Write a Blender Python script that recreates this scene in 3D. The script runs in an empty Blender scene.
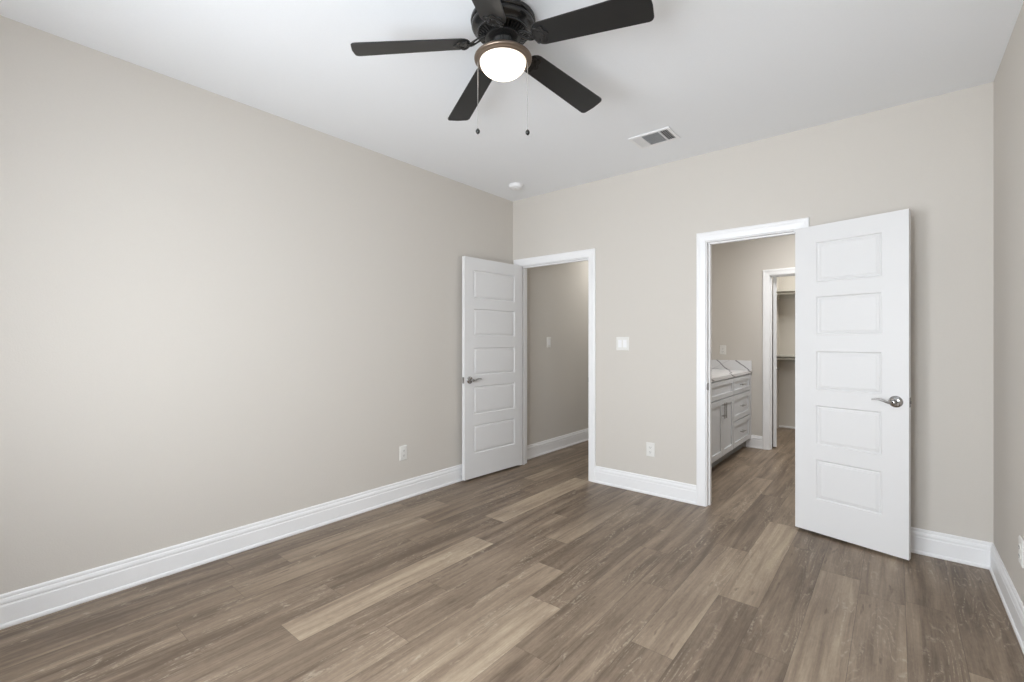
import bpy, bmesh, math, random
from math import sin, cos, pi, radians, atan2, hypot
from mathutils import Vector, Matrix

SC = bpy.context.scene
COL = SC.collection

# ---------------------------------------------------------------- camera
F_PX = 463.0
YAW = math.atan(384.0 / 463.0)
EYE = 1.285
cam_d = bpy.data.cameras.new('camera')
cam_d.sensor_width = 36.0
cam_d.lens = F_PX / 1024.0 * 36.0
cam_d.clip_start = 0.02
cam = bpy.data.objects.new('camera', cam_d)
cam.location = (0, 0, EYE)
cam.rotation_euler = (pi / 2, 0, YAW)
COL.objects.link(cam)
SC.camera = cam

# ---------------------------------------------------------------- world, exposure
SC.view_settings.view_transform = 'Standard'
SC.view_settings.look = 'None'
SC.view_settings.gamma = 1.0
SC.view_settings.use_curve_mapping = False
SC.view_settings.exposure = 0.22
SC.cycles.use_denoising = True
SC.cycles.max_bounces = 14
SC.cycles.diffuse_bounces = 10
SC.cycles.sample_clamp_indirect = 6.0
w = bpy.data.worlds.new('sky')
SC.world = w
w.use_nodes = True
w.node_tree.nodes['Background'].inputs[0].default_value = (0.80, 0.90, 1.0, 1)
w.node_tree.nodes['Background'].inputs[1].default_value = 1.0

# room measures
XL, XR = -3.086, 0.422
YB, YF = 3.733, -0.55
CEIL = 2.743
WT = 0.115
WINDOWS = [(-2.15, -1.25), (-1.05, -0.15)]
WZ0, WZ1 = 0.65, 2.15


def area_light(name, loc, rot, sx, sy, power, color, spread=180):
    l = bpy.data.lights.new(name, 'AREA')
    l.shape = 'RECTANGLE'
    l.size, l.size_y = sx, sy
    l.energy = power
    l.color = color
    l.spread = radians(spread)
    o = bpy.data.objects.new(name, l)
    o.location = loc
    o.rotation_euler = rot
    COL.objects.link(o)
    return o


DAY = (0.895, 0.945, 1.0)
for (a, b) in WINDOWS:      # daylight standing outside each window, plus a fill lamp
    area_light('window_sky_light', ((a + b) / 2, YF - WT - 0.25, (WZ0 + WZ1) / 2 + 0.1), (pi / 2, 0, 0), 1.2, 1.8, 83, DAY)
    area_light('window_fill_light', ((a + b) / 2, YF - WT - 0.28, (WZ0 + WZ1) / 2 + 0.1), (pi / 2, 0, 0), 1.2, 1.8, 18, DAY, 112)  # narrow fill lamp, added to carry more light to the far wall
area_light('bathroom_fill_light', (-0.5, 5.2, 2.70), (0, 0, 0), 0.6, 0.6, 23, (0.98, 0.98, 0.97))  # unseen fill lamp, added to brighten the bathroom
area_light('hall_fill_light', (-2.5, 5.6, 2.70), (0, 0, 0), 0.5, 0.5, 12, (0.98, 0.98, 0.95))  # added out of view to lift the hall, no fixture built
area_light('closet_fill_light', (-0.6, 7.1, 2.70), (0, 0, 0), 0.4, 0.4, 17, (0.98, 0.98, 0.94))  # unseen lamp added to raise the closet's brightness


# ---------------------------------------------------------------- materials
def srgb(r, g, b):
    f = lambda c: (c / 255 / 12.92) if c / 255 <= 0.04045 else ((c / 255 + 0.055) / 1.055) ** 2.4
    return (f(r), f(g), f(b), 1)


def new_mat(name):
    m = bpy.data.materials.new(name)
    m.use_nodes = True
    return m, m.node_tree, m.node_tree.nodes['Principled BSDF']


def plain(name, col, rough=0.5, metal=0.0, bump=0.0, bscale=200.0, spec=0.5, vary=0.0):
    m, nt, b = new_mat(name)
    b.inputs['Base Color'].default_value = col
    b.inputs['Roughness'].default_value = rough
    b.inputs['Metallic'].default_value = metal
    b.inputs['Specular IOR Level'].default_value = spec
    tc = nt.nodes.new('ShaderNodeTexCoord')
    n = nt.nodes.new('ShaderNodeTexNoise')
    n.inputs['Scale'].default_value = bscale
    n.inputs['Detail'].default_value = 3
    nt.links.new(tc.outputs['Object'], n.inputs['Vector'])
    if bump:
        bp = nt.nodes.new('ShaderNodeBump')
        bp.inputs['Strength'].default_value = bump
        bp.inputs['Distance'].default_value = 0.002
        nt.links.new(n.outputs['Fac'], bp.inputs['Height'])
        nt.links.new(bp.outputs['Normal'], b.inputs['Normal'])
    mix = nt.nodes.new('ShaderNodeMix')
    mix.data_type = 'RGBA'
    v = vary if vary else 0.02
    mix.inputs[6].default_value = tuple(c * (1 - v) for c in col[:3]) + (1,)
    mix.inputs[7].default_value = tuple(min(1, c * (1 + v)) for c in col[:3]) + (1,)
    nt.links.new(n.outputs['Fac'], mix.inputs[0])
    nt.links.new(mix.outputs[2], b.inputs['Base Color'])
    return m


M_WALL = plain('greige_wall_paint', (0.610, 0.577, 0.532, 1), 0.85, bump=0.25, bscale=160, spec=0.2)
M_CEIL = plain('white_ceiling_paint', (0.855, 0.870, 0.890, 1), 0.9, bump=0.25, bscale=120, spec=0.15)
M_TRIM = plain('white_trim_paint', (0.84, 0.84, 0.845, 1), 0.35, spec=0.4)
M_DOOR = plain('white_door_paint', (0.725, 0.722, 0.722, 1), 0.42, spec=0.35)
M_BLACK = plain('black_fan_metal', (0.010, 0.010, 0.010, 1), 0.22, spec=0.6)
M_BLADE = plain('matte_black_blade', (0.014, 0.014, 0.014, 1), 0.36, bump=0.05, bscale=60, spec=0.5)
M_SCROLL = plain('polished_black_casting', (0.035, 0.034, 0.033, 1), 0.18, metal=0.35)
M_BRONZE = plain('brown_bronze_metal', (0.20, 0.155, 0.12, 1), 0.34, metal=0.8)
M_CHROME = plain('brushed_nickel', (0.46, 0.455, 0.45, 1), 0.13, metal=1.0)
M_STEEL = plain('dull_steel', (0.27, 0.26, 0.25, 1), 0.35, metal=1.0)
M_PLATE = plain('ivory_white_plastic', (0.74, 0.73, 0.70, 1), 0.4)
M_SLOT = plain('dark_slot', (0.03, 0.03, 0.03, 1), 0.7)
M_DUCT_SHADE = plain('painted_duct_shade', (0.14, 0.14, 0.14, 1), 0.8)  # dark grey standing in for the shade inside the vent
M_CAB = plain('grey_cabinet_paint', (0.62, 0.635, 0.66, 1), 0.45, spec=0.4)
M_PULL = plain('satin_nickel_pull', (0.40, 0.39, 0.38, 1), 0.3, metal=1.0)
M_SHELF = plain('cream_shelf_paint', (0.56, 0.54, 0.49, 1), 0.6)
M_CHAIN = plain('pull_chain_metal', (0.45, 0.44, 0.43, 1), 0.4, metal=0.8)
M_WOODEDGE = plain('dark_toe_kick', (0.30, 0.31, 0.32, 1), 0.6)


def make_glow():
    m, nt, b = new_mat('frosted_glowing_glass')
    b.inputs['Base Color'].default_value = (0.9, 0.88, 0.84, 1)
    b.inputs['Roughness'].default_value = 0.5
    b.inputs['Emission Color'].default_value = (1.0, 0.86, 0.68, 1)
    tc = nt.nodes.new('ShaderNodeTexCoord')
    sp = nt.nodes.new('ShaderNodeSeparateXYZ')
    mr = nt.nodes.new('ShaderNodeMapRange')      # the bulbs light the middle of the dome more than its rim
    mr.inputs['From Min'].default_value = -0.192
    mr.inputs['From Max'].default_value = -0.240
    mr.inputs['To Min'].default_value = 0.38
    mr.inputs['To Max'].default_value = 2.6
    nt.links.new(tc.outputs['Object'], sp.inputs[0])
    nt.links.new(sp.outputs[2], mr.inputs['Value'])
    nt.links.new(mr.outputs[0], b.inputs['Emission Strength'])
    return m


M_GLOW = make_glow()


def make_glass():
    m = bpy.data.materials.new('window_glass')
    m.use_nodes = True
    nt = m.node_tree
    for n in list(nt.nodes):
        nt.nodes.remove(n)
    out = nt.nodes.new('ShaderNodeOutputMaterial')
    tr = nt.nodes.new('ShaderNodeBsdfTransparent')
    gl = nt.nodes.new('ShaderNodeBsdfGlossy')
    gl.inputs['Roughness'].default_value = 0.02
    mx = nt.nodes.new('ShaderNodeMixShader')
    mx.inputs[0].default_value = 0.06
    nt.links.new(tr.outputs[0], mx.inputs[1])
    nt.links.new(gl.outputs[0], mx.inputs[2])
    nt.links.new(mx.outputs[0], out.inputs[0])
    return m


M_GLASS = make_glass()


def make_quartz():
    m, nt, b = new_mat('white_quartz_with_grey_veins')
    b.inputs['Roughness'].default_value = 0.25
    tc = nt.nodes.new('ShaderNodeTexCoord')
    sp = nt.nodes.new('ShaderNodeSeparateXYZ')
    nt.links.new(tc.outputs['Object'], sp.inputs[0])

    def m2(op, a, c):
        n = nt.nodes.new('ShaderNodeMath')
        n.operation = op
        for i, v in enumerate((a, c)):
            if isinstance(v, (int, float)):
                n.inputs[i].default_value = v
            else:
                nt.links.new(v, n.inputs[i])
        return n.outputs[0]

    ns = nt.nodes.new('ShaderNodeTexNoise')
    ns.inputs['Scale'].default_value = 6
    ns.inputs['Detail'].default_value = 3
    nt.links.new(tc.outputs['Object'], ns.inputs['Vector'])
    wob = m2('MULTIPLY', m2('SUBTRACT', ns.outputs['Fac'], 0.5), 0.07)

    def vein(cz, cy, ofs, per, wid):
        f = m2('ADD', m2('ADD', sp.outputs[0], m2('MULTIPLY', sp.outputs[2], cz)), m2('MULTIPLY', sp.outputs[1], cy))
        f = m2('DIVIDE', m2('SUBTRACT', m2('ADD', f, wob), ofs), per)
        d = m2('ABSOLUTE', m2('SUBTRACT', m2('FRACT', m2('ADD', f, 0.5), 0), 0.5), 0)
        mr = nt.nodes.new('ShaderNodeMapRange')
        mr.inputs['From Min'].default_value = wid / per
        mr.inputs['From Max'].default_value = wid * 0.3 / per
        nt.links.new(d, mr.inputs['Value'])
        return mr.outputs[0]

    v = m2('MAXIMUM', vein(1.2, 0.30, 0.061 + 0.249, 0.227, 0.013), m2('MULTIPLY', vein(-1.9, -0.4, 0.05, 0.62, 0.007), 0.35))
    mx = nt.nodes.new('ShaderNodeMix')
    mx.data_type = 'RGBA'
    mx.inputs[6].default_value = (0.74, 0.74, 0.75, 1)
    mx.inputs[7].default_value = (0.24, 0.23, 0.24, 1)
    nt.links.new(v, mx.inputs[0])
    nt.links.new(mx.outputs[2], b.inputs['Base Color'])
    return m


M_QUARTZ = make_quartz()


def make_floor_mat():
    m, nt, b = new_mat('weathered_oak_planks')
    N, L = nt.nodes, nt.links

    def node(t, **kw):
        n = N.new(t)
        for k, v in kw.items():
            setattr(n, k, v)
        return n

    def math_n(op, a=None, bb=None, clamp=False):
        n = node('ShaderNodeMath', operation=op, use_clamp=clamp)
        for i, v in enumerate((a, bb)):
            if v is None:
                continue
            if isinstance(v, (int, float)):
                n.inputs[i].default_value = v
            else:
                L.new(v, n.inputs[i])
        return n.outputs[0]

    def mixc(fac, a, bb, blend='MIX'):
        n = node('ShaderNodeMix', data_type='RGBA', blend_type=blend)
        if isinstance(fac, (int, float)):
            n.inputs[0].default_value = fac
        else:
            L.new(fac, n.inputs[0])
        for i, v in ((6, a), (7, bb)):
            if isinstance(v, tuple):
                n.inputs[i].default_value = v
            else:
                L.new(v, n.inputs[i])
        return n.outputs[2]

    def ramp(src, p0, p1, c0=(0, 0, 0, 1), c1=(1, 1, 1, 1)):
        n = node('ShaderNodeValToRGB')
        n.color_ramp.elements[0].position = p0
        n.color_ramp.elements[1].position = p1
        n.color_ramp.elements[0].color = c0
        n.color_ramp.elements[1].color = c1
        L.new(src, n.inputs[0])
        return n.outputs[0]

    uv = node('ShaderNodeUVMap', uv_map='plank')          # u across, v along, metres, own origin per plank
    at = node('ShaderNodeAttribute', attribute_name='tone')   # r = shade of the board, g = grain seed
    sep = node('ShaderNodeSeparateColor')
    L.new(at.outputs['Color'], sep.inputs[0])
    tone, seed = sep.outputs[0], sep.outputs[1]
    suv = node('ShaderNodeSeparateXYZ')
    L.new(uv.outputs[0], suv.inputs[0])
    u, v = suv.outputs[0], suv.outputs[1]

    def coords(su, sv, ofs):
        c = node('ShaderNodeCombineXYZ')
        L.new(math_n('MULTIPLY', u, su), c.inputs[0])
        L.new(math_n('MULTIPLY', v, sv), c.inputs[1])
        L.new(math_n('ADD', math_n('MULTIPLY', seed, 97.0), ofs), c.inputs[2])
        return c.outputs[0]

    def noise(su, sv, ofs, detail=4, rough=0.55, dist=0.0):
        n = node('ShaderNodeTexNoise')
        n.inputs['Scale'].default_value = 1.0
        n.inputs['Detail'].default_value = detail
        n.inputs['Roughness'].default_value = rough
        n.inputs['Distortion'].default_value = dist
        L.new(coords(su, sv, ofs), n.inputs['Vector'])
        return n.outputs['Fac']

    fine = noise(170, 6, 1.3, 5, 0.65)
    broad = noise(22, 1.3, 5.1, 3, 0.5, 0.6)
    cloud = noise(7, 1.6, 9.7, 2, 0.5, 0.4)
    speck = noise(90, 30, 4.4, 3, 0.7)
    # cathedral rings: contour lines of a stretched noise
    hill = noise(9, 1.1, 17.0, 2, 0.45, 0.3)
    ph = math_n('FRACT', math_n('MULTIPLY', hill, 17.0))
    line = math_n('ABSOLUTE', math_n('SUBTRACT', ph, 0.5))
    line = ramp(line, 0.0, 0.20, (1, 1, 1, 1), (0, 0, 0, 1))
    mask = ramp(noise(9, 1.5, 31.0, 2), 0.48, 0.60)
    brk = ramp(noise(70, 45, 41.0, 2, 0.7), 0.42, 0.60)
    line = math_n('MULTIPLY', math_n('MULTIPLY', line, mask), brk)
    # dark smudges and small knots
    knot = ramp(noise(26, 5.0, 61.0, 2, 0.6), 0.66, 0.73)

    base = node('ShaderNodeValToRGB')
    e = base.color_ramp.elements
    e[0].position = 0.0
    e[0].color = srgb(97, 82, 68)
    e[1].position = 1.0
    e[1].color = srgb(182, 165, 142)
    k = e.new(0.5)
    k.color = srgb(143, 126, 108)
    t = math_n('ADD', math_n('ADD', math_n('MULTIPLY', tone, 0.72), 0.15), math_n('MULTIPLY', math_n('SUBTRACT', broad, 0.5), 1.1))
    t = math_n('ADD', t, math_n('MULTIPLY', math_n('SUBTRACT', fine, 0.5), 0.62))
    t = math_n('ADD', t, math_n('MULTIPLY', math_n('SUBTRACT', cloud, 0.5), 0.60))
    t = math_n('ADD', t, math_n('MULTIPLY', math_n('SUBTRACT', speck, 0.5), 0.35), True)
    L.new(t, base.inputs[0])
    c = base.outputs[0]
    c = mixc(math_n('MULTIPLY', knot, 0.55), c, srgb(88, 72, 58))
    c = mixc(math_n('MULTIPLY', line, 0.46), c, srgb(196, 184, 164))
    # joint between boards
    eu = math_n('MINIMUM', u, math_n('SUBTRACT', 0.1815, u))
    ev = math_n('MINIMUM', v, math_n('SUBTRACT', 1.238, v))
    edge = math_n('LESS_THAN', math_n('MINIMUM', eu, ev), 0.0011)
    c = mixc(math_n('MULTIPLY', edge, 0.5), c, srgb(70, 58, 48))
    L.new(c, b.inputs['Base Color'])
    rr = math_n('ADD', math_n('MULTIPLY', fine, 0.16), 0.36)
    L.new(rr, b.inputs['Roughness'])
    b.inputs['Specular IOR Level'].default_value = 0.45
    bp = node('ShaderNodeBump')
    bp.inputs['Strength'].default_value = 0.12
    bp.inputs['Distance'].default_value = 0.001
    L.new(math_n('SUBTRACT', fine, math_n('MULTIPLY', edge, 1.0)), bp.inputs['Height'])
    L.new(bp.outputs[0], b.inputs['Normal'])
    return m


M_FLOOR = make_floor_mat()


# ---------------------------------------------------------------- mesh helpers
def build(name, bm, mat, parent=None, smooth=False, bevel=0.0, loc=None, auto=None):
    bmesh.ops.recalc_face_normals(bm, faces=bm.faces[:])
    me = bpy.data.meshes.new(name)
    bm.to_mesh(me)
    bm.free()
    mats = mat if isinstance(mat, (list, tuple)) else [mat]
    for mm in mats:
        me.materials.append(mm)
    o = bpy.data.objects.new(name, me)
    COL.objects.link(o)
    if parent is not None:
        o.parent = parent
    if loc is not None:
        o.location = loc
    if smooth:
        for p in me.polygons:
            p.use_smooth = True
        if auto is not None:
            for e in me.edges:
                pass
            sharp_edges(me, auto)
    if bevel:
        md = o.modifiers.new('bevel', 'BEVEL')
        md.width = bevel
        md.segments = 2
        md.limit_method = 'ANGLE'
    return o


def sharp_edges(me, ang):
    bm = bmesh.new()
    bm.from_mesh(me)
    for e in bm.edges:
        if len(e.link_faces) == 2 and e.calc_face_angle(0) > radians(ang):
            e.smooth = False
    bm.to_mesh(me)
    bm.free()


def box(bm, x0, x1, y0, y1, z0, z1, mi=0, M=None):
    vs = [Vector((x, y, z)) for x in (x0, x1) for y in (y0, y1) for z in (z0, z1)]
    if M is not None:
        vs = [M @ v for v in vs]
    v = [bm.verts.new(p) for p in vs]
    for f in ((0, 1, 3, 2), (4, 6, 7, 5), (0, 4, 5, 1), (2, 3, 7, 6), (0, 2, 6, 4), (1, 5, 7, 3)):
        fc = bm.faces.new([v[i] for i in f])
        fc.material_index = mi
    return v


def lathe(bm, prof, seg=48, M=None, closed=False):
    """prof: list of (r, z); revolve round z"""
    rings = []
    for (r, z) in prof:
        if r < 1e-6:
            p = Vector((0, 0, z))
            rings.append([bm.verts.new(M @ p if M else p)])
        else:
            ring = []
            for i in range(seg):
                a = 2 * pi * i / seg
                p = Vector((r * cos(a), r * sin(a), z))
                ring.append(bm.verts.new(M @ p if M else p))
            rings.append(ring)
    for A, B in zip(rings, rings[1:]):
        for i in range(seg):
            j = (i + 1) % seg
            if len(A) == 1 and len(B) == 1:
                continue
            if len(A) == 1:
                bm.faces.new((A[0], B[i], B[j]))
            elif len(B) == 1:
                bm.faces.new((A[i], A[j], B[0]))
            else:
                bm.faces.new((A[i], A[j], B[j], B[i]))
    return rings


def tube(bm, pts, rads, seg=10, flat=1.0, up=Vector((0, 0, 1)), M=None):
    """sweep an ellipse (half width r, half height r*flat along up) along pts"""
    pts = [Vector(p) for p in pts]
    rings = []
    n = len(pts)
    for i, p in enumerate(pts):
        t = (pts[min(i + 1, n - 1)] - pts[max(i - 1, 0)]).normalized()
        s = t.cross(up)
        if s.length < 1e-4:
            s = t.cross(Vector((1, 0, 0)))
        s.normalize()
        q = s.cross(t).normalized()
        r = rads[i] if isinstance(rads, (list, tuple)) else rads
        ring = []
        for k in range(seg):
            a = 2 * pi * k / seg
            v = p + s * (r * cos(a)) + q * (r * flat * sin(a))
            ring.append(bm.verts.new(M @ v if M else v))
        rings.append(ring)
    for A, B in zip(rings, rings[1:]):
        for k in range(seg):
            j = (k + 1) % seg
            bm.faces.new((A[k], A[j], B[j], B[k]))
    bm.faces.new(rings[0][::-1])
    bm.faces.new(rings[-1])


def prism(bm, outline, z0, z1, M=None):
    lo = [bm.verts.new((M @ Vector((x, y, z0))) if M else (x, y, z0)) for x, y in outline]
    hi = [bm.verts.new((M @ Vector((x, y, z1))) if M else (x, y, z1)) for x, y in outline]
    n = len(outline)
    bm.faces.new(lo[::-1])
    bm.faces.new(hi)
    for i in range(n):
        j = (i + 1) % n
        bm.faces.new((lo[i], lo[j], hi[j], hi[i]))


def sweep_profile(bm, prof, path, nrm):
    """prof: (offset along nrm-in-plane direction given per station, height) closed polygon.
    path: list of functions mapping (a, b) -> point; consecutive stations are bridged"""
    rings = []
    for fn in path:
        rings.append([bm.verts.new(fn(a, b)) for (a, b) in prof])
    n = len(prof)
    for A, B in zip(rings, rings[1:]):
        for i in range(n):
            j = (i + 1) % n
            bm.faces.new((A[i], A[j], B[j], B[i]))
    bm.faces.new(rings[0][::-1])
    bm.faces.new(rings[-1])


def tag(o, label=None, cat=None, group=None, kind=None):
    if label:
        o['label'] = label
    if cat:
        o['category'] = cat
    if group:
        o['group'] = group
    if kind:
        o['kind'] = kind
    return o


def empty(name, loc, rz=0.0):
    o = bpy.data.objects.new(name, None)
    o.location = loc
    o.rotation_euler = (0, 0, rz)
    o.empty_display_size = 0.1
    COL.objects.link(o)
    return o


# ---------------------------------------------------------------- room shell
# openings (x0, x1, top)
D1 = (-2.987, -2.181, 2.052)      # hall door, jamb faces
D2 = (-1.130, -0.530, 2.052)      # bathroom door
D3 = (-1.145, -0.528, 2.052)      # closet door (far bathroom wall)
YC = 6.150                        # bathroom's far wall face
YCB = YC + WT
YEND = 7.87                       # closet's back wall
JT = 0.018                        # jamb thickness
XH = -2.02                        # hall's right wall face
XV = -1.905                       # bathroom's left wall face
XBR = 0.70                        # bathroom's right wall face


def wall_x(name, y0, y1, x0, x1, opens, label, zt=CEIL):
    """wall running along x with door openings that reach the floor"""
    bm = bmesh.new()
    cur = x0
    for (a, b, top) in opens:
        box(bm, cur, a, y0, y1, 0, zt)
        box(bm, a, b, y0, y1, top, zt)
        cur = b
    box(bm, cur, x1, y0, y1, 0, zt)
    bmesh.ops.remove_doubles(bm, verts=bm.verts[:], dist=1e-5)
    o = build(name, bm, M_WALL)
    return tag(o, label, 'wall', kind='structure')


def grow(d):
    return (d[0] - JT, d[1] + JT, d[2] + JT)


wall_x('wall_back', YB, YB + WT, XL, XBR + WT, [grow(D1), grow(D2)], 'greige wall with the two open white doors')
wall_x('wall_bathroom_far', YC, YCB, XH, XBR + WT, [grow(D3)], 'greige wall behind the vanity with the closet doorway')
bm = bmesh.new()
box(bm, XL - WT, XL, YF - WT, YEND + WT, 0, CEIL)
tag(build('wall_left', bm, M_WALL), 'long bare greige wall at the left', 'wall', kind='structure')
bm = bmesh.new()
box(bm, XR, XR + WT, YF - WT, YB, 0, CEIL)
tag(build('wall_right', bm, M_WALL), 'greige wall at the right edge with an outlet', 'wall', kind='structure')
bm = bmesh.new()
box(bm, XH, XV, YB + WT, YC, 0, CEIL)
tag(build('wall_hall', bm, M_WALL), 'greige wall between hall and bathroom', 'wall', kind='structure')
bm = bmesh.new()
box(bm, XBR, XBR + WT, YB + WT, YEND, 0, CEIL)
tag(build('wall_bathroom_right', bm, M_WALL), 'greige wall at the right of the bathroom', 'wall', kind='structure')
bm = bmesh.new()
box(bm, XL, XBR + WT, YEND, YEND + WT, 0, CEIL)
tag(build('wall_closet_back', bm, M_WALL), 'greige wall at the back of the closet', 'wall', kind='structure')
XCL = -1.345                       # closet's left wall face
bm = bmesh.new()
box(bm, XCL - WT, XCL, YCB, YEND, 0, CEIL)
tag(build('wall_closet_left', bm, M_WALL), 'greige side wall of the closet', 'wall', kind='structure')

# wall behind the camera with two windows
bm = bmesh.new()
cur = XL
for (a, b) in WINDOWS:
    box(bm, cur, a, YF - WT, YF, 0, CEIL)
    box(bm, a, b, YF - WT, YF, 0, WZ0)
    box(bm, a, b, YF - WT, YF, WZ1, CEIL)
    cur = b
box(bm, cur, XR, YF - WT, YF, 0, CEIL)
bmesh.ops.remove_doubles(bm, verts=bm.verts[:], dist=1e-5)
tag(build('wall_front', bm, M_WALL), 'greige wall with the two windows', 'wall', kind='structure')
for i, (a, b) in enumerate(WINDOWS):
    wn = empty('window_%d' % (i + 1), ((a + b) / 2, YF - WT / 2, WZ0))
    tag(wn, 'white framed window, %s of the two' % ('left' if i else 'right'), 'window', kind='structure')
    hw, hh = (b - a) / 2, WZ1 - WZ0
    bm = bmesh.new()
    fw = 0.045
    box(bm, -hw, -hw + fw, -0.03, 0.03, 0, hh)
    box(bm, hw - fw, hw, -0.03, 0.03, 0, hh)
    box(bm, -hw + fw, hw - fw, -0.03, 0.03, 0, fw)
    box(bm, -hw + fw, hw - fw, -0.03, 0.03, hh - fw, hh)
    box(bm, -hw + fw, hw - fw, -0.02, 0.02, hh / 2 - 0.02, hh / 2 + 0.02)
    build('window_frame', bm, M_TRIM, wn)
    bm = bmesh.new()
    box(bm, -hw + fw, hw - fw, -0.003, 0.003, fw, hh / 2 - 0.02)
    box(bm, -hw + fw, hw - fw, -0.003, 0.003, hh / 2 + 0.02, hh - fw)
    build('glass', bm, M_GLASS, wn)
    bm = bmesh.new()
    box(bm, -hw - 0.03, hw + 0.03, WT / 2 + 0.001, WT / 2 + 0.05, -0.022, -0.002)
    build('window_sill', bm, M_TRIM, wn, bevel=0.003)

bm = bmesh.new()
box(bm, XL - WT, XBR + WT, YF - WT, YEND + WT, CEIL, CEIL + 0.1)
tag(build('ceiling', bm, M_CEIL), 'flat white ceiling', 'ceiling', kind='structure')

# floor: every board is a face with its own shade and grain
rng = random.Random(11)
bm = bmesh.new()
uvl = bm.loops.layers.uv.new('plank')
cl = bm.loops.layers.color.new('tone')
W, LEN, X0 = 0.1815, 1.238, 0.035
SEAM = {16: 2.484, 15: 2.17, 14: 1.88, 13: 2.49, 12: 2.183, 11: 1.62, 10: 2.48, 9: 2.17, 8: 1.86, 7: 2.75, 6: 2.35,
        5: 1.85, 4: 2.47, 3: 3.35, 2: 1.87, 1: 2.95, 0: 3.0, -1: 2.515, 17: 2.25, 18: 2.2}
# (row, index of the board starting at the seam = 0, the one before it = -1): shade
TONE = {(12, -1): 0.88, (12, 0): 0.40, (13, 0): 0.86, (13, -1): 0.30, (16, -1): 0.66, (16, 0): 0.34, (9, -1): 0.72,
        (9, 0): 0.30, (8, -1): 0.86, (8, 0): 0.40, (10, 0): 0.66, (10, -1): 0.50, (5, 0): 0.72, (5, -1): 0.34,
        (4, 0): 0.80, (4, -1): 0.36, (3, -1): 0.38, (3, 0): 0.4, (2, 0): 0.76, (2, -1): 0.68, (1, -1): 0.60, (1, 0): 0.64,
        (0, -1): 0.44, (0, 0): 0.46, (-1, -1): 0.76, (-1, 0): 0.46, (15, -1): 0.60, (15, 0): 0.36, (14, -1): 0.40, (14, 0): 0.38,
        (11, 0): 0.50, (11, -1): 0.42, (7, -1): 0.46, (7, -2): 0.45, (6, 0): 0.40, (6, -1): 0.44, (17, 0): 0.34, (17, -1): 0.40}
for row in range(-4, 19):
    xa = X0 - W * row
    xb = xa + W
    xa_c, xb_c = max(xa, XL - 0.02), min(xb, XBR + 0.02)
    if xb_c <= xa_c:
        continue
    s0 = SEAM.get(row, rng.uniform(0, LEN))
    for k in range(-4, 7):
        ya = s0 + k * LEN
        yb = ya + LEN
        ya_c, yb_c = max(ya, YF - 0.02), min(yb, YEND + 0.02)
        if yb_c <= ya_c:
            continue
        tone = TONE.get((row, k), rng.choice((0.34, 0.40, 0.46, 0.52, 0.62)))
        seed = rng.random()
        vs = [bm.verts.new((x, y, 0)) for x, y in ((xa_c, ya_c), (xb_c, ya_c), (xb_c, yb_c), (xa_c, yb_c))]
        f = bm.faces.new(vs)
        for lp in f.loops:
            lp[uvl].uv = (lp.vert.co.x - xa, lp.vert.co.y - ya)
            lp[cl] = (tone, seed, 0, 1)
bmesh.ops.remove_doubles(bm, verts=bm.verts[:], dist=1e-5)
me = bpy.data.meshes.new('floor')
bm.to_mesh(me)
bm.free()
me.materials.append(M_FLOOR)
fl = bpy.data.objects.new('floor', me)
COL.objects.link(fl)
tag(fl, 'grey brown wood plank floor', 'floor', kind='structure')

# ---------------------------------------------------------------- baseboards
BP = [(0.0, 0.0), (0.019, 0.0), (0.021, 0.006), (0.020, 0.013), (0.018, 0.018), (0.014, 0.021), (0.014, 0.098), (0.012, 0.102),
      (0.011, 0.107), (0.0145, 0.110), (0.0145, 0.118), (0.012, 0.128), (0.0085, 0.133), (0.0095, 0.137), (0.0085, 0.145), (0.005, 0.150),
      (0.0, 0.150)]


def base_run(name, p0, p1, nrm, label, m0=0, m1=0):
    """board along p0->p1 on a wall; nrm points into the room; m = +1 mitres an inner corner"""
    p0, p1, nrm = Vector(p0), Vector(p1), Vector(nrm)
    d = (p1 - p0).normalized()
    f0 = lambda a, z: (*(p0 + nrm * a + d * (a * m0)), z)
    f1 = lambda a, z: (*(p1 + nrm * a - d * (a * m1)), z)
    bm = bmesh.new()
    sweep_profile(bm, BP, [f0, f1], None)
    return tag(build(name, bm, M_TRIM), label, 'baseboard', kind='structure')


CW = 0.070
base_run('baseboard_left', (XL, YF), (XL, YB - 0.019), (1, 0), 'white baseboard along the long left wall', 0, 0)
base_run('baseboard_back', (D1[1] + 0.006 + CW, YB), (D2[0] - 0.006 - CW, YB), (0, -1), 'white baseboard between the two doorways')
base_run('baseboard_back_right', (D2[1] + 0.006 + CW, YB), (XR, YB), (0, -1), 'white baseboard behind the wide open right door', 0, 1)
base_run('baseboard_right', (XR, YF), (XR, YB), (-1, 0), 'white baseboard along the right wall', 0, 1)
base_run('baseboard_hall', (XL, YB + WT + 0.019), (XL, YEND), (1, 0), 'white baseboard in the hall seen through the left doorway')
base_run('baseboard_bathroom', (-1.40, YC), (D3[0] - 0.006 - CW, YC), (0, -1), 'white baseboard beside the vanity')
bm = bmesh.new()
box(bm, XCL, XBR, YEND - 0.014, YEND, 0, 0.028)
tag(build('baseboard_closet', bm, M_TRIM, bevel=0.003), 'low white strip along the back of the closet', 'baseboard', kind='structure')
base_run('baseboard_front', (XL + 0.027, YF), (XR - 0.027, YF), (0, 1), 'white baseboard under the windows')

# ---------------------------------------------------------------- door frames
CP = [(0, 0), (0, 0.009), (0.004, 0.012), (0.014, 0.013), (0.040, 0.0155), (0.048, 0.0185), (0.062, 0.019), (0.068, 0.016), (0.070, 0.012), (0.070, 0)]


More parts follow.
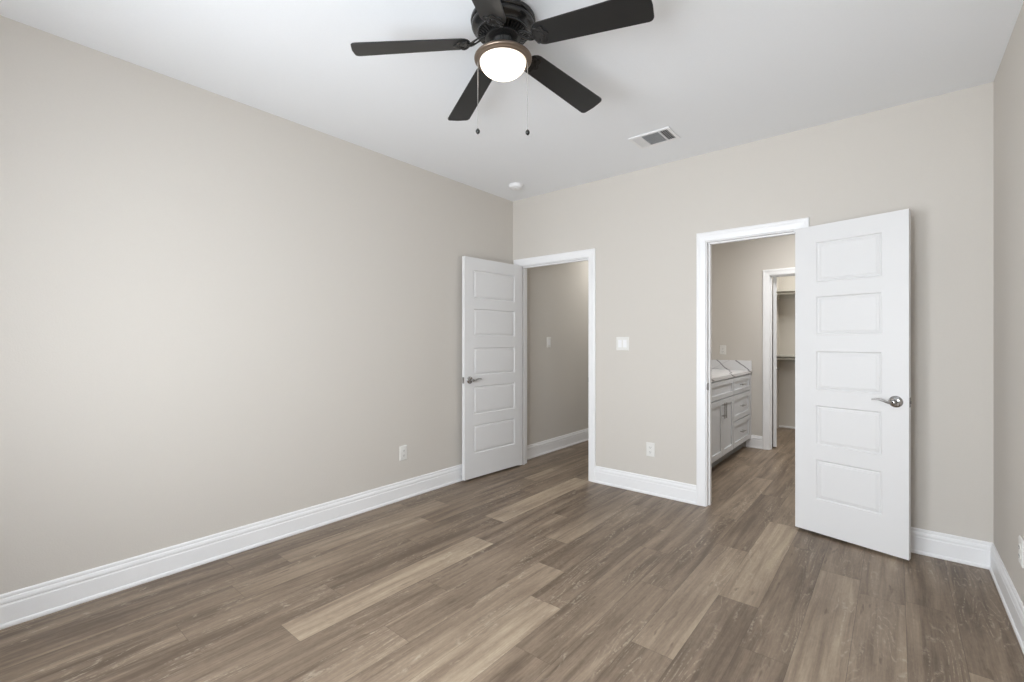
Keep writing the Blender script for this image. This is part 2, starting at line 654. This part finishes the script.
def door_frame(name, D, y_front, y_back, stop_y, strike_x, strike_y, label, backside=True):
    x0, x1, top = D
    root = empty(name, ((x0 + x1) / 2, y_front, 0))
    tag(root, label, 'door frame', kind='structure')
    cx = (x0 + x1) / 2

    def casing(yf, s):
        a, b, t = x0 - 0.006 - cx, x1 + 0.006 - cx, top + 0.006
        bm = bmesh.new()
        st = [lambda d, h: (a - d, yf + s * h, 0), lambda d, h: (a - d, yf + s * h, t + d),
              lambda d, h: (b + d, yf + s * h, t + d), lambda d, h: (b + d, yf + s * h, 0)]
        sweep_profile(bm, CP, st, None)
        build('casing', bm, M_TRIM, root)

    casing(0, -1)
    if backside:
        casing(y_back - y_front, 1)
    bm = bmesh.new()
    dep = y_back - y_front
    box(bm, x0 - JT - cx, x0 - cx, 0, dep, 0, top)
    box(bm, x1 - cx, x1 + JT - cx, 0, dep, 0, top)
    box(bm, x0 - JT - cx, x1 + JT - cx, 0, dep, top, top + JT)
    build('jamb', bm, M_TRIM, root)
    bm = bmesh.new()
    s0, s1 = stop_y - y_front, stop_y - y_front + 0.032
    box(bm, x0 - cx, x0 + 0.011 - cx, s0, s1, 0, top)
    box(bm, x1 - 0.011 - cx, x1 - cx, s0, s1, 0, top)
    box(bm, x0 + 0.011 - cx, x1 - 0.011 - cx, s0, s1, top - 0.011, top)
    build('door_stop_strip', bm, M_TRIM, root)
    if strike_x is not None:
        s = 1 if strike_x < cx else -1
        bm = bmesh.new()
        xs = strike_x - cx
        ys = strike_y - y_front
        box(bm, min(xs, xs + s * 0.0015), max(xs, xs + s * 0.0015), ys - 0.012, ys + 0.016, 0.90, 0.957)
        box(bm, min(xs - s * 0.002, xs + s * 0.003), max(xs - s * 0.002, xs + s * 0.003), ys - 0.0245, ys - 0.012, 0.908, 0.949)
        build('strike_plate', bm, M_STEEL, root)
    return root


door_frame('trim_1', D1, YB, YB + WT, YB + 0.040, D1[1], YB + 0.022, 'white casing and jambs of the left doorway to the hall')
door_frame('trim_2', D2, YB, YB + WT, YB + 0.040, D2[0], YB + 0.022, 'white casing and jambs of the bathroom doorway')
door_frame('trim_3', D3, YC, YCB, YC + 0.040, None, None, 'white casing and jambs of the closet doorway inside the bathroom', False)

# ---------------------------------------------------------------- doors
PANELS = [(0.222, 0.484), (0.583, 0.842), (0.946, 1.200), (1.309, 1.561), (1.655, 1.920)]   # heights above the slab's bottom edge
DT = 0.035
DH = 2.032


def slab_mesh(wd, stile, sgn):
    bm = bmesh.new()
    us = [0, stile, wd - stile, wd]
    zs = [0]
    for a, b in PANELS:
        zs += [a, b]
    zs.append(DH)
    for side in (0, 1):
        y = 0 if side == 0 else sgn * DT
        dirn = sgn if side == 0 else -sgn      # into the slab
        for i in range(3):
            for j in range(len(zs) - 1):
                u0, u1, z0, z1 = us[i], us[i + 1], zs[j], zs[j + 1]
                if i == 1 and j % 2 == 1:
                    prev = None
                    for (ins, dp) in ((0, 0), (0.006, 0.008), (0.011, 0.009), (0.016, 0.004), (0.022, 0.0035), (0.027, 0.001)):
                        ring = [bm.verts.new((uu, y + dirn * dp, zz)) for uu, zz in
                                ((u0 + ins, z0 + ins), (u1 - ins, z0 + ins), (u1 - ins, z1 - ins), (u0 + ins, z1 - ins))]
                        if prev:
                            for k in range(4):
                                l = (k + 1) % 4
                                bm.faces.new((prev[k], prev[l], ring[l], ring[k]))
                        prev = ring
                    bm.faces.new(prev)
                else:
                    bm.faces.new([bm.verts.new(p) for p in ((u0, y, z0), (u1, y, z0), (u1, y, z1), (u0, y, z1))])
    y0, y1 = 0, sgn * DT
    for j in range(len(zs) - 1):
        for u in (0, wd):
            bm.faces.new([bm.verts.new(p) for p in ((u, y0, zs[j]), (u, y1, zs[j]), (u, y1, zs[j + 1]), (u, y0, zs[j + 1]))])
    for i in range(3):
        for z in (0, DH):
            bm.faces.new([bm.verts.new(p) for p in ((us[i], y0, z), (us[i + 1], y0, z), (us[i + 1], y1, z), (us[i], y1, z))])
    bmesh.ops.remove_doubles(bm, verts=bm.verts[:], dist=1e-5)
    return bm


def lever_handle(root, s, z, yface, out, tilt=1.0):
    """rose + neck + wavy lever pointing to the hinge side; out = +-1, the way it stands off the face"""
    Rm = Matrix.Translation((s, yface, z)) @ Matrix.Rotation(-out * pi / 2, 4, 'X')
    bm = bmesh.new()
    lathe(bm, [(0, 0), (0.0345, 0), (0.0345, 0.003), (0.032, 0.006), (0.026, 0.009), (0.018, 0.011), (0.0125, 0.0125), (0.0115, 0.020),
               (0.0115, 0.046), (0.0125, 0.050), (0.012, 0.056), (0.009, 0.0585), (0, 0.0585)], 36, Rm)
    h = build('door_handle', bm, M_CHROME, root, smooth=True, auto=40)
    pts, rads = [], []
    for i in range(13):
        t = i / 12
        pts.append((s + 0.004 - 0.108 * t, yface + out * (0.050 - 0.006 * sin(pi * t)), z + 0.0085 * sin(2 * pi * (t ** 0.9)) * -0.75 + 0.007 * t))
        rads.append(0.0085 - 0.0035 * t + (0.001 if i == 0 else 0))
    bm = bmesh.new()
    tube(bm, pts, rads, 12, flat=1.0)
    build('lever', bm, M_PULL, h, smooth=True, auto=50)
    bm = bmesh.new()
    K = Matrix.Translation((s, yface + out * 0.0585, z)) @ Matrix.Rotation(-out * pi / 2, 4, 'X')
    lathe(bm, [(0.0045, 0), (0.0045, 0.0012), (0, 0.0012)], 16, K)
    build('privacy_pin', bm, M_SLOT, h)


def door(name, origin, rz, wd, stile, sgn, bottom, label, handles=True, hinges=True):
    root = empty(name, (origin[0], origin[1], bottom), rz)
    tag(root, label, 'door', kind='structure')
    build('slab', slab_mesh(wd, stile, sgn), M_DOOR, root)
    if handles:
        hz = 0.928 - bottom
        lever_handle(root, wd - 0.060, hz, 0, -sgn)
        lever_handle(root, wd - 0.060, hz, sgn * DT, sgn)
        bm = bmesh.new()
        y = sgn * DT / 2
        box(bm, wd - 0.0005, wd + 0.0015, y - 0.0125, y + 0.0125, hz - 0.028, hz + 0.028)
        lp = build('latch_plate', bm, M_STEEL, root)
        bm = bmesh.new()
        box(bm, wd + 0.0015, wd + 0.007, y - 0.006, y + 0.006, hz - 0.008, hz + 0.008)
        build('latch_bolt', bm, M_CHROME, lp, bevel=0.002)
    if hinges:
        for zc in (0.20, 1.02, 1.83):
            bm = bmesh.new()
            Mx = Matrix.Translation((-0.004, sgn * (DT + 0.003), zc - 0.045))
            lathe(bm, [(0, -0.003), (0.004, -0.002), (0.0055, 0), (0.0055, 0.09), (0.004, 0.092), (0, 0.093)], 14, Mx)
            box(bm, -0.0015, 0.0, sgn * 0.004 if sgn > 0 else -DT, DT if sgn > 0 else -0.004, zc - 0.045, zc + 0.045)
            build('hinge', bm, M_STEEL, root)
    return root


a1 = atan2(2.949 - 3.725, -3.002 + 2.957)
door('door_1', (-2.957, 3.725), a1, 0.777, 0.110, -1, 0.0225, 'white five panel door opened against the left wall')
a2 = atan2(3.521 - 3.676, 0.0575 + 0.531)
door('door_2', (-0.531, 3.676), a2, 0.6086, 0.128, 1, 0.018, 'white five panel door swung wide open in front of the right wall end')
door('door_3', (-1.098, YCB + 0.012), radians(90 + 13), 0.60, 0.120, 1, 0.018, 'white closet door seen edge on inside the closet doorway', True, False)

# ---------------------------------------------------------------- ceiling fan
FX, FY = -1.371, 1.590
fan = tag(empty('ceiling_fan', (FX, FY, CEIL)), 'black five blade ceiling fan with a lit dome light', 'ceiling fan')


def fz(z):
    return z - CEIL


bm = bmesh.new()
lathe(bm, [(0, 0), (0.138, 0), (0.145, fz(2.739)), (0.147, fz(2.730)), (0.145, fz(2.722)), (0.139, fz(2.719)), (0.142, fz(2.714)), (0.143, fz(2.706)),
           (0.139, fz(2.699)), (0.131, fz(2.694)), (0.121, fz(2.689)), (0.116, fz(2.683)), (0.117, fz(2.678)), (0.116, fz(2.673)), (0.111, fz(2.671)),
           (0.107, fz(2.674)), (0.104, fz(2.677)), (0.060, fz(2.668)), (0, fz(2.668))], 72)
build('motor_housing', bm, M_BLACK, fan, smooth=True, auto=50)
# slotted vent ring: ribs on a tapering underside
bm = bmesh.new()
for i in range(40):
    R = Matrix.Rotation(2 * pi * i / 40, 4, 'Z')
    vs = []
    for (r, zt, zb) in ((0.108, 2.677, 2.669), (0.078, 2.672, 2.655)):
        hwid = 0.0045 if r > 0.1 else 0.0032
        for s in (-1, 1):
            vs.append(bm.verts.new(R @ Vector((r, s * hwid, fz(zt)))))
            vs.append(bm.verts.new(R @ Vector((r, s * hwid, fz(zb)))))
    for f in ((0, 1, 3, 2), (4, 6, 7, 5), (0, 4, 5, 1), (2, 3, 7, 6), (0, 2, 6, 4), (1, 5, 7, 3)):
        bm.faces.new([vs[k] for k in f])
build('vent_ribs', bm, M_BLACK, fan)
bm = bmesh.new()
lathe(bm, [(0, fz(2.668)), (0.078, fz(2.668)), (0.082, fz(2.660)), (0.082, fz(2.650)), (0.074, fz(2.644)), (0.050, fz(2.642)), (0.046, fz(2.630)),
           (0.046, fz(2.600)), (0.052, fz(2.592)), (0, fz(2.592))], 60)
build('flywheel', bm, M_BLACK, fan, smooth=True, auto=50)

# blades
ROOT_R, TIP_R = 0.148, 0.668
ROOT_Z, TIP_Z = 2.622, 2.572
PITCH = radians(12)


def blade_outline():
    out = []
    r0, r1, w0, w1 = 0.0, TIP_R - ROOT_R, 0.056, 0.068
    # rounded root
    for i in range(9):
        a = pi / 2 + pi * i / 8
        out.append((0.045 + 0.045 * cos(a), w0 * sin(a)))
    # lower side then rounded tip corners
    rc = 0.022
    for i in range(6):
        a = -pi / 2 + (pi / 2) * i / 5
        out.append((r1 - rc - 0.004 + rc * cos(a), -w1 + rc + rc * sin(a)))
    out.append((r1, 0))
    for i in range(6):
        a = (pi / 2) * i / 5
        out.append((r1 - rc - 0.004 + rc * cos(a), w1 - rc + rc * sin(a)))
    return out


def iron_mesh():
    """cast bracket: arm from the flywheel that spreads into a scalloped, fan shaped plate"""
    bm = bmesh.new()
    for sg in (-1, 1):      # two arms that bow apart and meet again
        pts = []
        for i in range(11):
            t = i / 10
            pts.append((-0.080 + 0.095 * t, sg * (0.004 + 0.017 * sin(pi * t) ** 1.0), 0.027 - 0.034 * (t * t * (3 - 2 * t))))
        tube(bm, pts, [0.0055 + 0.002 * abs(1 - 2 * k / 10) for k in range(11)], 8, flat=0.7)
    tube(bm, [(-0.020, 0, 0.0), (-0.005, 0, -0.006), (0.012, 0, -0.007)], [0.006, 0.009, 0.012], 8, flat=0.5)
    # plate with three lobes
    out = []
    n = 40
    for i in range(n):
        a = 2 * pi * i / n
        r = 0.036 + 0.005 * cos(6 * a)
        out.append((0.036 + r * cos(a), 1.12 * r * sin(a)))
    prism(bm, out, -0.0085, -0.0035)
    # raised scroll work under the plate
    for s in (-1, 1):
        sc = []
        for i in range(15):
            t = i / 14
            a = t * 1.75 * pi
            rr = 0.004 + 0.013 * (1 - t)
            sc.append((0.048 - 0.020 * (1 - t) + rr * cos(a) * 0.9, s * (0.014 + 0.014 * t * 0.6 + rr * sin(a)), -0.0095))
        tube(bm, sc, 0.0022, 6)
        leaf = [(0.004 + 0.056 * k / 8, s * (0.002 + 0.034 * sin(pi * (k / 8) ** 0.8)), -0.0095) for k in range(9)]
        tube(bm, leaf, [0.003 - 0.0015 * abs(k / 8 - 0.4) for k in range(9)], 6)
    for (px, py) in ((0.052, 0.0), (0.040, 0.024), (0.040, -0.024)):
        lathe(bm, [(0.0045, -0.0085), (0.0045, -0.0105), (0.003, -0.012), (0, -0.0125)], 12, Matrix.Translation((px, py, 0)))
    return bm


proto_blade = proto_iron = None
DROOP = math.atan2(ROOT_Z - TIP_Z, TIP_R - ROOT_R)
for k in range(5):
    ang = radians(82.3 + 72 * k)
    drp, ptc = DROOP + {2: 0.03}.get(k, 0), PITCH + radians({4: 3.5}.get(k, 0))      # hand hung blades differ a little
    # outward = local x; looking outward the right hand side (-y) stands higher
    Mx = (Matrix.Rotation(ang, 4, 'Z') @ Matrix.Translation((ROOT_R, 0, fz(ROOT_Z))) @ Matrix.Rotation(drp, 4, 'Y') @ Matrix.Rotation(-ptc, 4, 'X'))
    if k == 0:
        bm = bmesh.new()
        prism(bm, blade_outline(), -0.003, 0.003)
        proto_blade = build('blade', bm, M_BLADE, fan, bevel=0.0012)
        bl = proto_blade
        proto_iron = build('blade_bracket', iron_mesh(), M_SCROLL, bl, smooth=True, auto=40)
        # the arm end is flat to the hub, the plate follows the blade's pitch
    else:
        bl = proto_blade.copy()
        COL.objects.link(bl)
        bl.parent = fan
        ir = proto_iron.copy()
        COL.objects.link(ir)
        ir.parent = bl
    bl.matrix_local = Mx

# light kit
LZ = 2.585
bm = bmesh.new()
lathe(bm, [(0, fz(LZ + 0.012)), (0.050, fz(LZ + 0.012)), (0.085, fz(LZ + 0.006)), (0.110, fz(LZ - 0.004)), (0.121, fz(LZ - 0.014)), (0.124, fz(LZ - 0.018)),
           (0.129, fz(LZ - 0.019)), (0.131, fz(LZ - 0.023)), (0.130, fz(LZ - 0.028)), (0.126, fz(LZ - 0.031)), (0.118, fz(LZ - 0.034)), (0.114, fz(LZ - 0.033)),
           (0.110, fz(LZ - 0.037)), (0.106, fz(LZ - 0.037)), (0.106, fz(LZ - 0.025)), (0, fz(LZ - 0.02))], 72)
build('light_fitter', bm, M_BRONZE, fan, smooth=True, auto=50)
bm = bmesh.new()
prof = [(0.1055, fz(LZ - 0.030))]
for i in range(13):
    a = (pi / 2) * i / 12
    prof.append((0.1055 * cos(a), fz(LZ - 0.034) - 0.069 * sin(a)))
prof[-1] = (0, fz(LZ - 0.034) - 0.069)
lathe(bm, prof, 64)
tag(build('glass_dome', bm, M_GLOW, fan, smooth=True), 'glowing frosted glass dome')
rx, ry = cos(YAW), sin(YAW)
for (dx, zend) in ((-0.1145, 2.246), (0.111, 2.241)):
    bm = bmesh.new()
    px, py = dx * rx, dx * ry
    ztop = LZ - 0.028
    nb = 60
    pts = []
    tube(bm, [(px, py, fz(ztop)), (px, py, fz(zend))], 0.0011, 6)
    for i in range(nb):
        z = ztop + (zend - ztop) * i / nb
        bmesh.ops.create_icosphere(bm, subdivisions=1, radius=0.0019, matrix=Matrix.Translation((px, py, fz(z))))
    ch = build('pull_chain', bm, M_CHAIN, fan)
    bm = bmesh.new()
    lathe(bm, [(0, fz(zend) + 0.004), (0.004, fz(zend) + 0.001), (0.0085, fz(zend) - 0.005), (0.0100, fz(zend) - 0.011), (0.0085, fz(zend) - 0.017),
               (0.004, fz(zend) - 0.022), (0, fz(zend) - 0.023)], 20, Matrix.Translation((px, py, 0)))
    tag(build('chain_pendant', bm, M_BLACK, ch, smooth=True), 'small black oval pull')

# ---------------------------------------------------------------- ceiling vent
vx0, vx1, vy0, vy1 = -1.487, -1.187, 3.100, 3.322
vent = tag(empty('ceiling_vent', ((vx0 + vx1) / 2, (vy0 + vy1) / 2, CEIL)), 'white rectangular ceiling air vent with slanted louvers', 'air vent')
hx, hy = (vx1 - vx0) / 2, (vy1 - vy0) / 2
fr = 0.024
bm = bmesh.new()
for (a, b, c, d) in ((-hx, hx, -hy, -hy + fr), (-hx, hx, hy - fr, hy), (-hx, -hx + fr, -hy + fr, hy - fr), (hx - fr, hx, -hy + fr, hy - fr)):
    box(bm, a, b, c, d, -0.007, 0)
S1, S2 = -hx + 0.088, hx - 0.082
for s in (S1, S2):
    box(bm, s - 0.003, s + 0.003, -hy + fr, hy - fr, -0.010, 0)
build('frame', bm, M_TRIM, vent, bevel=0.002)
bm = bmesh.new()
box(bm, -hx + fr, hx - fr, -hy + fr, hy - fr, -0.0015, -0.0005)
build('duct_shade_sheet', bm, M_DUCT_SHADE, vent)  # flat dark sheet, paints the shade behind the louvers


def louvers(name, x0, x1, y0, y1, along, n, tilt):
    bm = bmesh.new()
    for i in range(n):
        t = (i + 0.5) / n
        if along == 'y':
            Mx = Matrix.Translation((x0 + (x1 - x0) * t, (y0 + y1) / 2, -0.006)) @ Matrix.Rotation(tilt, 4, 'Y')
            box(bm, -0.0058, 0.0058, -(y1 - y0) / 2, (y1 - y0) / 2, -0.0004, 0.0004, 0, Mx)
        else:
            Mx = Matrix.Translation(((x0 + x1) / 2, y0 + (y1 - y0) * t, -0.006)) @ Matrix.Rotation(tilt, 4, 'X')
            box(bm, -(x1 - x0) / 2, (x1 - x0) / 2, -0.0058, 0.0058, -0.0004, 0.0004, 0, Mx)
    build(name, bm, M_TRIM, vent)


louvers('louvers', -hx + fr, S1 - 0.003, -hy + fr, hy - fr, 'y', 6, radians(-40))
louvers('louvers', S1 + 0.003, S2 - 0.003, -hy + fr, hy - fr, 'x', 13, radians(32))
louvers('louvers', S2 + 0.003, hx - fr, -hy + fr, hy - fr, 'y', 4, radians(42))

# ---------------------------------------------------------------- smoke detector
sd = tag(empty('smoke_detector', (-2.735, 3.355, CEIL)), 'round white smoke detector on the ceiling near the corner', 'smoke detector')
bm = bmesh.new()
lathe(bm, [(0, 0), (0.066, 0), (0.067, -0.006), (0.064, -0.010), (0.060, -0.010), (0.060, -0.013), (0.063, -0.014), (0.061, -0.024), (0.052, -0.032),
           (0.030, -0.036), (0.028, -0.034), (0, -0.034)], 48)
build('body', bm, M_TRIM, sd, smooth=True, auto=35)
bm = bmesh.new()
lathe(bm, [(0.010, -0.034), (0.010, -0.037), (0, -0.037)], 20)
build('test_button', bm, M_PLATE, sd)


# ---------------------------------------------------------------- wall plates
def plate_root(name, loc, rz, label, cat):
    return tag(empty(name, loc, rz), label, cat)


def plate_mesh(wd, ht, holes):
    """bevelled cover plate; local y = 0 on the wall, -y stands out"""
    bm = bmesh.new()
    prev = None
    for (ins, d) in ((0, 0), (0, -0.002), (0.003, -0.005), (0.006, -0.006)):
        ring = [bm.verts.new((x, d, z)) for x, z in ((-wd / 2 + ins, -ht / 2 + ins), (wd / 2 - ins, -ht / 2 + ins), (wd / 2 - ins, ht / 2 - ins), (-wd / 2 + ins, ht / 2 - ins))]
        if prev:
            for k in range(4):
                l = (k + 1) % 4
                bm.faces.new((prev[k], prev[l], ring[l], ring[k]))
        else:
            bm.faces.new(ring[::-1])
        prev = ring
    bm.faces.new(prev)
    return bm


def outlet(loc, rz, label):
    r = plate_root('wall_outlet', loc, rz, label, 'outlet')
    build('cover_plate', plate_mesh(0.074, 0.118, 0), M_PLATE, r)
    for s in (-1, 1):
        zc = s * 0.0195
        bm = bmesh.new()
        out = []
        for i in range(24):
            a = 2 * pi * i / 24
            out.append((max(-0.0165, min(0.0165, 0.0185 * cos(a))), 0.0145 * sin(a)))
        Mx = Matrix.Translation((0, -0.006, zc)) @ Matrix.Rotation(pi / 2, 4, 'X')
        prism(bm, out, 0, 0.0025, Mx)
        rc = build('receptacle', bm, M_PLATE, r)
        bm = bmesh.new()
        box(bm, -0.0075, -0.0055, -0.0092, -0.0085, zc - 0.003, zc + 0.0055)
        box(bm, 0.0055, 0.0075, -0.0092, -0.0085, zc - 0.003, zc + 0.0055)
        box(bm, -0.002, 0.002, -0.0092, -0.0085, zc - 0.010, zc - 0.006)
        build('slots', bm, M_SLOT, rc)
    bm = bmesh.new()
    lathe(bm, [(0.003, 0), (0.003, 0.001), (0, 0.0014)], 12, Matrix.Translation((0, -0.006, 0)) @ Matrix.Rotation(pi / 2, 4, 'X'))
    build('screw', bm, M_PLATE, r)
    return r


def switch(loc, rz, gangs, label):
    r = plate_root('light_switch', loc, rz, label, 'light switch')
    wd = 0.074 + 0.046 * (gangs - 1)
    build('cover_plate', plate_mesh(wd, 0.118, 0), M_PLATE, r)
    for g in range(gangs):
        xc = (g - (gangs - 1) / 2) * 0.046
        bm = bmesh.new()
        vs = []
        for (z, d) in ((-0.033, -0.0070), (0.0, -0.0075), (0.033, -0.0105)):
            for x in (-0.0165, 0.0165):
                vs.append(bm.verts.new((xc + x, d, z)))
        back = [bm.verts.new((xc + x, -0.005, z)) for z in (-0.033, 0.033) for x in (-0.0165, 0.0165)]
        bm.faces.new((vs[0], vs[1], vs[3], vs[2]))
        bm.faces.new((vs[2], vs[3], vs[5], vs[4]))
        bm.faces.new((back[0], back[1], vs[1], vs[0]))
        bm.faces.new((vs[4], vs[5], back[3], back[2]))
        bm.faces.new((back[0], vs[0], vs[2], vs[4], back[2]))
        bm.faces.new((back[1], back[3], vs[5], vs[3], vs[1]))
        bm.faces.new((back[0], back[2], back[3], back[1]))
        build('rocker', bm, M_TRIM, r)
    return r


switch((-1.839, YB, 1.262), 0, 2, 'wide white double rocker switch plate between the two doorways')
outlet((-1.585, YB, 0.374), 0, 'white outlet low on the wall between the two doorways')
outlet((XL, 2.335, 0.375), radians(90), 'white outlet low on the long left wall')
outlet((XR, 2.968, 0.368), radians(-90), 'white outlet on the right wall at the photo edge')
switch((XL, 4.385, 1.270), radians(90), 1, 'narrow switch plate on the hall wall seen through the left doorway')
outlet((-1.668, YC, 1.172), 0, 'white outlet on the bathroom wall above the countertop')

# spring door stop on the left baseboard
ds = tag(empty('door_stop', (XL + 0.0135, 2.975, 0.062)), 'small white spring door stop on the left baseboard', 'door stop')
bm = bmesh.new()
Mx = Matrix.Rotation(pi / 2, 4, 'Y')
lathe(bm, [(0, 0), (0.010, 0), (0.010, 0.005), (0.005, 0.007), (0, 0.007)], 20, Mx)
build('base', bm, M_TRIM, ds, smooth=True, auto=40)
bm = bmesh.new()
tube(bm, [(0.005 + 0.032 * i / 160, 0.0042 * cos(i * 0.785), 0.0042 * sin(i * 0.785)) for i in range(161)], 0.0009, 5)
build('spring', bm, M_TRIM, ds, smooth=True)
bm = bmesh.new()
lathe(bm, [(0, 0.036), (0.0068, 0.036), (0.0075, 0.040), (0.007, 0.046), (0.004, 0.048), (0, 0.048)], 20, Mx)
build('rubber_tip', bm, M_PLATE, ds, smooth=True, auto=50)

# ---------------------------------------------------------------- vanity
VX = -1.340          # cabinet face
VY0, VY1 = 4.500, YC - 0.002
VB, VT = 0.110, 0.900
van = tag(empty('vanity_cabinet', (-1.62, 5.3, 0)), 'grey shaker vanity cabinet with doors and drawers in the bathroom', 'cabinet')


def L(x, y, z=None):
    return (x + 1.62, y - 5.3) if z is None else (x + 1.62, y - 5.3, z)


def vbox(bm, x0, x1, y0, y1, z0, z1):
    box(bm, x0 + 1.62, x1 + 1.62, y0 - 5.3, y1 - 5.3, z0, z1)


bm = bmesh.new()
vbox(bm, XV + 0.002, VX - 0.020, VY0, VY1, VB, VT)
build('carcass', bm, M_CAB, van)
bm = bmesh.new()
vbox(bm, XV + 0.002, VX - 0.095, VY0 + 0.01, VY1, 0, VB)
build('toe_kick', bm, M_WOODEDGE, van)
bm = bmesh.new()
vbox(bm, VX - 0.0195, VX - 0.004, 6.050, VY1, VB, VT)
build('filler_strip', bm, M_CAB, van)


def shaker(name, y0, y1, z0, z1, pull, rail=0.055):
    """frame and recessed panel front with a bar pull"""
    bm = bmesh.new()
    xa, xb = VX - 0.0195, VX
    vbox(bm, xa, xb, y0, y0 + rail, z0, z1)
    vbox(bm, xa, xb, y1 - rail, y1, z0, z1)
    vbox(bm, xa, xb, y0 + rail, y1 - rail, z0, z0 + rail)
    vbox(bm, xa, xb, y0 + rail, y1 - rail, z1 - rail, z1)
    vbox(bm, xa, xb - 0.010, y0 + rail, y1 - rail, z0 + rail, z1 - rail)
    d = build(name, bm, M_CAB, van)
    bm = bmesh.new()
    if pull == 'h':
        yc, zc = (y0 + y1) / 2, (z0 + z1) / 2
        tube(bm, [L(VX + 0.026, yc - 0.07, zc), L(VX + 0.026, yc + 0.07, zc)], 0.0055, 10)
        for s in (-1, 1):
            tube(bm, [L(VX - 0.010, yc + s * 0.05, zc), L(VX + 0.026, yc + s * 0.05, zc)], 0.0045, 8)
    elif pull is not None:
        yc = pull
        zc = z1 - 0.105
        tube(bm, [L(VX + 0.028, yc, zc - 0.078), L(VX + 0.028, yc, zc + 0.078)], 0.006, 10)
        for s in (-1, 1):
            tube(bm, [L(VX - 0.001, yc, zc + s * 0.055), L(VX + 0.028, yc, zc + s * 0.055)], 0.0045, 8)
    if pull is not None:
        build('pull', bm, M_PULL, d, smooth=True, auto=60)
    else:
        bm.free()
    return d


shaker('false_front', 4.545, 5.328, 0.708, 0.884, None, 0.045)
shaker('drawer', 5.338, 6.045, 0.708, 0.884, 'h', 0.045)
shaker('drawer', 5.338, 6.045, 0.420, 0.696, 'h', 0.055)
shaker('drawer', 5.338, 6.045, 0.130, 0.408, 'h', 0.055)
shaker('door', 4.545, 4.930, 0.130, 0.696, 4.903)
shaker('door', 4.936, 5.328, 0.130, 0.696, 4.964)

ct = tag(empty('countertop', (-1.62, 5.3, VT)), 'white quartz vanity countertop with grey veins', 'countertop')
bm = bmesh.new()
vbox(bm, XV + 0.002, VX + 0.006, VY0 - 0.015, VY1 - 0.001, 0.0005, 0.035)
build('slab', bm, M_QUARTZ, ct, bevel=0.002)
bm = bmesh.new()
vbox(bm, XV + 0.023, VX + 0.002, VY1 - 0.021, VY1 - 0.001, 0.0355, 0.148)
build('side_splash', bm, M_QUARTZ, ct, bevel=0.0015)
bm = bmesh.new()
vbox(bm, XV + 0.002, XV + 0.022, VY0 - 0.015, VY1 - 0.022, 0.0355, 0.148)
build('backsplash', bm, M_QUARTZ, ct, bevel=0.0015)

# ---------------------------------------------------------------- closet shelves and rods
for (z, lab, cat_l) in ((1.995, 'upper', 'upper cream closet shelf on its cleat near the ceiling'), (1.060, 'lower', 'lower cream closet shelf at half height')):
    sh = tag(empty('closet_shelf', (-0.32, YEND, z)), cat_l, 'shelf')
    x0, x1 = XCL + 0.32 + 0.001, XBR + 0.32 - 0.001
    bm = bmesh.new()
    box(bm, x0, x1, -0.300, -0.001, 0.0, 0.019)
    build('board', bm, M_SHELF, sh)
    bm = bmesh.new()
    box(bm, x0, x1, -0.020, -0.001, -0.085, -0.0005)
    box(bm, x0, x0 + 0.018, -0.300, -0.021, -0.085, -0.0005)
    build('cleat', bm, M_SHELF, sh)
    rd = tag(empty('closet_rod', (-0.32, YEND - 0.26, z - 0.030)), '%s pale hanging rod under the closet shelf' % lab, 'closet rod')
    bm = bmesh.new()
    tube(bm, [(x0 + 0.019, 0, 0), (x1, 0, 0)], 0.0155, 20)
    build('rod', bm, M_SHELF, rd, smooth=True, auto=60)
    bm = bmesh.new()
    lathe(bm, [(0.0165, 0.019), (0.027, 0.019), (0.027, 0.023), (0.0165, 0.023)], 20, Matrix.Translation((x0, 0, 0)) @ Matrix.Rotation(pi / 2, 4, 'Y'))
    build('rod_socket', bm, M_PLATE, rd)
